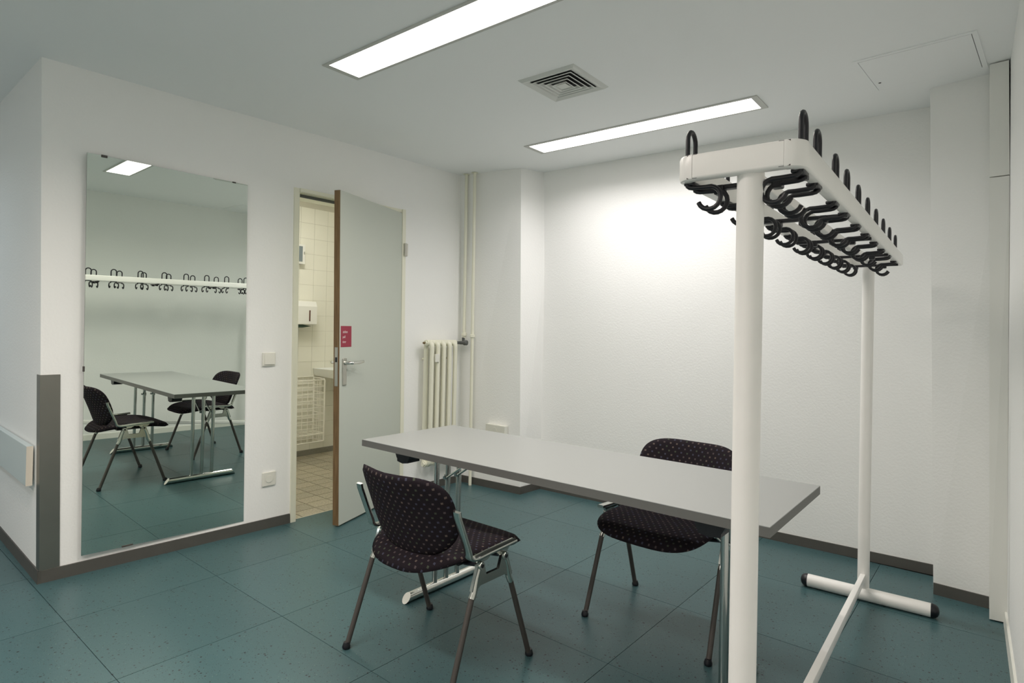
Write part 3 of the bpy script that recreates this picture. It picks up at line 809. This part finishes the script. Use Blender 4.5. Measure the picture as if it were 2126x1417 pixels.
def back_pos(a, b):
    def P(a, b):
        k = 0.070 * (a / 0.232) ** 2
        return Vector((a, -0.205 - 0.36 * b + k * 0.93 - 0.25 * b * b, 0.567 + 0.95 * b + k * 0.30))
    p = P(a, b); n = (P(a + 1e-3, b) - p).cross(P(a, b + 1e-3) - p).normalized()
    return p, -n
def seat_out(th):
    s = math.sin(th)
    a, b = supel(th, 0.236, 0.250, 3.3 if s > 0 else 2.7)
    if b < 0: b *= 1.05
    else: a *= 1 + 0.05 * min(1, b / 0.2)
    return a, b
def seat_pos(a, b):
    def P(a, b):
        y = b + 0.035
        z = 0.432 - 0.016 * (1 - (a / 0.236) ** 2) * max(0, 1 - (b / 0.25) ** 2)
        if b > 0.05: z -= 1.05 * (b - 0.05) ** 2
        if b < -0.10: z -= 1.9 * (b + 0.10) ** 2
        return Vector((a, y, z))
    p = P(a, b); n = (P(a + 1e-3, b) - p).cross(P(a, b + 1e-3) - p).normalized()
    return p, n

def make_chair(name, label, loc, rz, group):
    t = thing(name, label, 'chair', loc, rz, group)
    obj('seat', shell(seat_out, seat_pos, 0.042), M_FAB, t, True)
    obj('backrest', shell(back_out, back_pos, 0.030), M_FAB, t, True)
    for s in (-1, 1):
        x = s * 0.262
        # polished arm bracket: up the back, elbow, forward along the seat
        bm = B()
        pts = [(x, -0.176, 0.618), (x, -0.172, 0.600), (x, -0.122, 0.478)]
        for k in range(6):
            a = k / 5; pts.append((x, -0.117 + 0.04 * a * a, 0.464 - 0.024 * (1 - (1 - a) ** 2)))
        pts += [(x, -0.02, 0.444), (x, 0.10, 0.449), (x, 0.124, 0.450)]
        sweep(bm, pts, rrect(0.030, 0.013, 0.004, 2), (1, 0, 0))
        prism(bm, [(-0.055, 0.441), (-0.045, 0.418), (-0.020, 0.420), (0.0, 0.433), (0.03, 0.430), (0.05, 0.412), (0.075, 0.414), (0.095, 0.430), (0.105, 0.445)], 0.011, 'x', x - s * 0.006)
        obj('arm_bracket', bm, M_ALU, t, True, 35)
        # leg bracket: casting joining both legs
        bm = B(); xl = s * 0.266
        prism(bm, [(-0.079, 0.418), (-0.066, 0.427), (-0.048, 0.420), (-0.036, 0.377), (0.030, 0.377), (0.046, 0.420), (0.060, 0.427), (0.076, 0.418),
                   (0.104, 0.338), (0.086, 0.330), (0.066, 0.347), (-0.066, 0.347), (-0.090, 0.330), (-0.107, 0.338)], 0.012, 'x', xl)
        for yy in (-0.064, 0.061):
            lathe(bm, [(0.0125, -0.013), (0.014, -0.010), (0.014, 0.010), (0.0125, 0.013)], 14, along((xl, yy, 0.414), (1, 0, 0)))
        for fy, jy, by in ((-0.2125, -0.097, -0.066), (0.2125, 0.094, 0.063)):
            fx = s * 0.2725
            tube(bm, [(xl, by, 0.414), (xl, (by + jy) / 2, 0.375), (xl + (fx - xl) * 0.1, jy - 0.004 * (1 if jy > 0 else -1), 0.330), (xl + (fx - xl) * 0.15, jy + (0.006 if jy > 0 else -0.006), 0.312)],
                 [0.0095, 0.0105, 0.0118, 0.0122], 12)
        obj('leg_bracket', bm, M_ALU, t, True, 40)
        for yy in (-0.064, 0.061):
            bm = B(); lathe(bm, [(0.0065, 0), (0.0065, 0.0015)], 10, along((xl + s * 0.0130, yy, 0.414), (s, 0, 0))); obj('pivot_cap', bm, M_BLACK, t)
        for fy, jy in ((-0.2125, -0.103), (0.2125, 0.100)):
            fx = s * 0.2725; x1 = xl + (fx - xl) * 0.15
            bm = B(); tube(bm, [(x1, jy, 0.314), (fx + (x1 - fx) * 0.03, fy + (jy - fy) * 0.04, 0.014)], 0.0102, 12)
            lg = obj('leg', bm, M_LEG, t, True, 40)
            bm = B(); lathe(bm, [(0.013, 0.0), (0.0155, 0.004), (0.0155, 0.010), (0.012, 0.020), (0.011, 0.024)], 12, Matrix.Translation((fx, fy, 0.0)))
            obj('glide', bm, M_BLACK, lg, True, 40)
    bm = B()
    for yy in (-0.064, 0.061): tube(bm, [(-0.262, yy, 0.414), (-0.20, yy, 0.404), (0.20, yy, 0.404), (0.262, yy, 0.414)], 0.008, 8)
    for sx in (-0.17, 0.17): box(bm, sx - 0.02, sx + 0.02, -0.09, 0.09, 0.398, 0.412)
    obj('seat_carrier', bm, M_BLACK, t, True, 40)
    return t
GC = 'dotted upholstered chairs at the table'
make_chair('stacking_chair', 'dark dotted fabric chair with its back to the camera, nearer table side', (1.747, 0.846, 0), 0.0, GC)
make_chair('stacking_chair', 'dark dotted fabric chair behind the table, facing the camera', (2.288, 1.664, 0), PI - 0.030, GC)

# ------------------------------------------------------------------ coat rack
RT = math.radians(2.58)
rack = thing('coat_rack', 'white tubular free-standing coat rack with rows of black double hooks', 'coat rack', (2.967, 1.449, 0), RT)
ZB, ZT, HL = 1.533, 1.583, 1.022
TILT = 0.010
def zo(y): return TILT * y
XR = 0.105; XO = -0.0205; RW = 0.028; YN, YF = -1.058, 1.060; CR = 0.034
def rail_bm(x, y0, y1, z0, z1, w, bev=0.006):
    bm = B(); sweep(bm, [(x, y0, (z0 + z1) / 2), (x, y1, (z0 + z1) / 2)], rrect(z1 - z0, w, bev, 3), (0, 0, 1))
    for v in bm.verts: v.co.z += zo(v.co.y)
    return bm
for x in (-XR, XR):
    obj('rail', rail_bm(x + XO, YN + CR, YF - CR, ZB, ZT, RW), M_RACK, rack, True, 35)
obj('middle_rail', rail_bm(XO, YN + 0.02, YF - 0.02, ZB + 0.004, ZB + 0.028, 0.022, 0.003), M_RACK, rack)
for y, s in ((YN, 1), (YF, -1)):
    yc = y + s * RW / 2
    bm = B(); zc = (ZB + ZT) / 2; sweep(bm, [(XO - XR - RW / 2 + CR + 0.0013, yc, zc), (XO + XR + RW / 2 - CR - 0.0013, yc, zc)], rrect(ZT - ZB, RW, 0.006, 3), (0, 0, 1))
    for v in bm.verts: v.co.z += zo(v.co.y)
    obj('cross_rail', bm, M_RACK, rack, True, 35)
    for sx in (-1, 1):
        xs = XO + sx * (XR + RW / 2 - CR); bm = B()
        box(bm, xs - 0.01, xs + 0.01, yc - RW / 2 + 0.0015, yc + RW / 2 - 0.0015, ZB + 0.0015, ZT - 0.0015)
        for v in bm.verts: v.co.z += zo(v.co.y)
        obj('joint_core', bm, M_LEG, rack)
        bm = B(); c = Vector((XO + sx * (XR + RW / 2 - CR), y + s * CR, (ZB + ZT) / 2)); rm = CR - RW / 2
        pts = [c + Vector((sx * rm * math.sin(a), -s * rm * math.cos(a), 0)) for a in [PI / 2 * k / 8 for k in range(9)]]
        a_, b_ = pts[0] + Vector((-sx * 0.0008, 0, 0)), pts[-1] + Vector((0, s * 0.0008, 0))
        sweep(bm, [a_] + pts + [b_], rrect(ZT - ZB + 0.001, RW + 0.001, 0.006, 2), (0, 0, 1))
        for v in bm.verts: v.co.z += zo(v.co.y)
        obj('corner_piece', bm, M_RACK, rack, True, 35)
PY = {-1: -HL, 1: HL}; PX = {-1: -0.003, 1: -0.0366}
for s in (-1, 1):
    y = PY[s]
    bm = B(); tube(bm, [(PX[s], y, 0.045), (PX[s] * 0.95, y, ZB + zo(y) + 0.004)], 0.0247, 24); obj('post', bm, M_RACK, rack, True, 40)
    ft = bpy.data.objects.new('foot', None); COL.objects.link(ft); ft.parent = rack; ft.location = (-0.008 + PX[s] * 0.5, y - 0.012 * s, 0)
    bm = B(); tube(bm, [(-0.242, 0, 0.030), (0.248, 0, 0.030)], 0.0295, 20); obj('foot_tube', bm, M_RACK, ft, True, 40)
    for e, x in ((-1, -0.242), (1, 0.248)):
        bm = B(); lathe(bm, [(0.0300, 0.0), (0.0300, 0.008), (0.027, 0.018), (0.020, 0.026), (0.010, 0.030), (0.002, 0.031)], 16, along((x, 0, 0.030), (e, 0, 0))); obj('end_cap', bm, M_BLACK, ft, True, 50)
bm = B(); sweep(bm, [(PX[1], PY[1] - 0.02, 0.105), (0.0, PY[-1] + 0.02, 0.30)], rrect(0.022, 0.034, 0.003, 2), (1, 0, 0)); obj('lower_brace', bm, M_RACK, rack, True, 35)
# hooks
def hook_bm():
    """double hook for the rail at x=+XR (curls toward -x): one bent rod"""
    bm = B(); w = 0.021; top = 0.059
    leg = []
    # from loop base going down: local x inward = -x
    def prong(sy):
        P = [(0, sy * w, ZT - ZB + 0.0), (0, sy * w, 0.0), (-0.001, sy * w, -0.006), (-0.005, sy * w, -0.009), (-0.012, sy * w, -0.0105), (-0.036, sy * w, -0.0115)]
        cx, cz, r = -0.045, -0.0335, 0.0225
        for k in range(13):
            a = math.radians(100 + 240 * k / 12); P.append((cx + r * math.cos(a), sy * w, cz + r * math.sin(a)))
        return P
    loop = [(0, w * math.cos(a), ZT - ZB + top - w + w * math.sin(a)) for a in [PI * k / 10 for k in range(11)]]
    path = prong(1)[::-1] + loop + prong(-1)
    tube(bm, path, 0.0048, 8)
    box(bm, -0.016, 0.006, -w - 0.003, w + 0.003, -0.005, 0.0015, 0.0015)
    return bm
RH = [-1.003, -0.872, -0.660, -0.494, -0.290, -0.088, 0.128, 0.350, 0.580, 0.825]
LH = [-1.005, -0.790, -0.575, -0.383, -0.170, 0.030, 0.222, 0.413, 0.605, 0.800]
h0 = obj('hook', hook_bm(), M_BLACK, rack, True, 50); first = True
for x, ys_, rz in ((XR, RH, 0.0), (-XR, LH, PI)):
    for y in ys_:
        o = h0 if first else again(h0, 'hook', rack); first = False
        o.location = (x + XO, y, ZB + zo(y)); o.rotation_euler = (0, 0, rz)
bm = B(); box(bm, -XR - 0.004, XR + 0.004, -0.009, 0.009, -0.010, -0.0005, 0.002)
for x in (-0.055, 0.055): box(bm, x - 0.010, x + 0.010, -0.012, 0.012, -0.020, -0.0006, 0.003)
c0 = obj('cross_strip', bm, M_BLACK, rack)
for k, y in enumerate((-0.975, -0.50, -0.02, 0.50, 0.93)):
    o = c0 if k == 0 else again(c0, 'cross_strip', rack)
    o.location = (XO, y, ZB + zo(y))
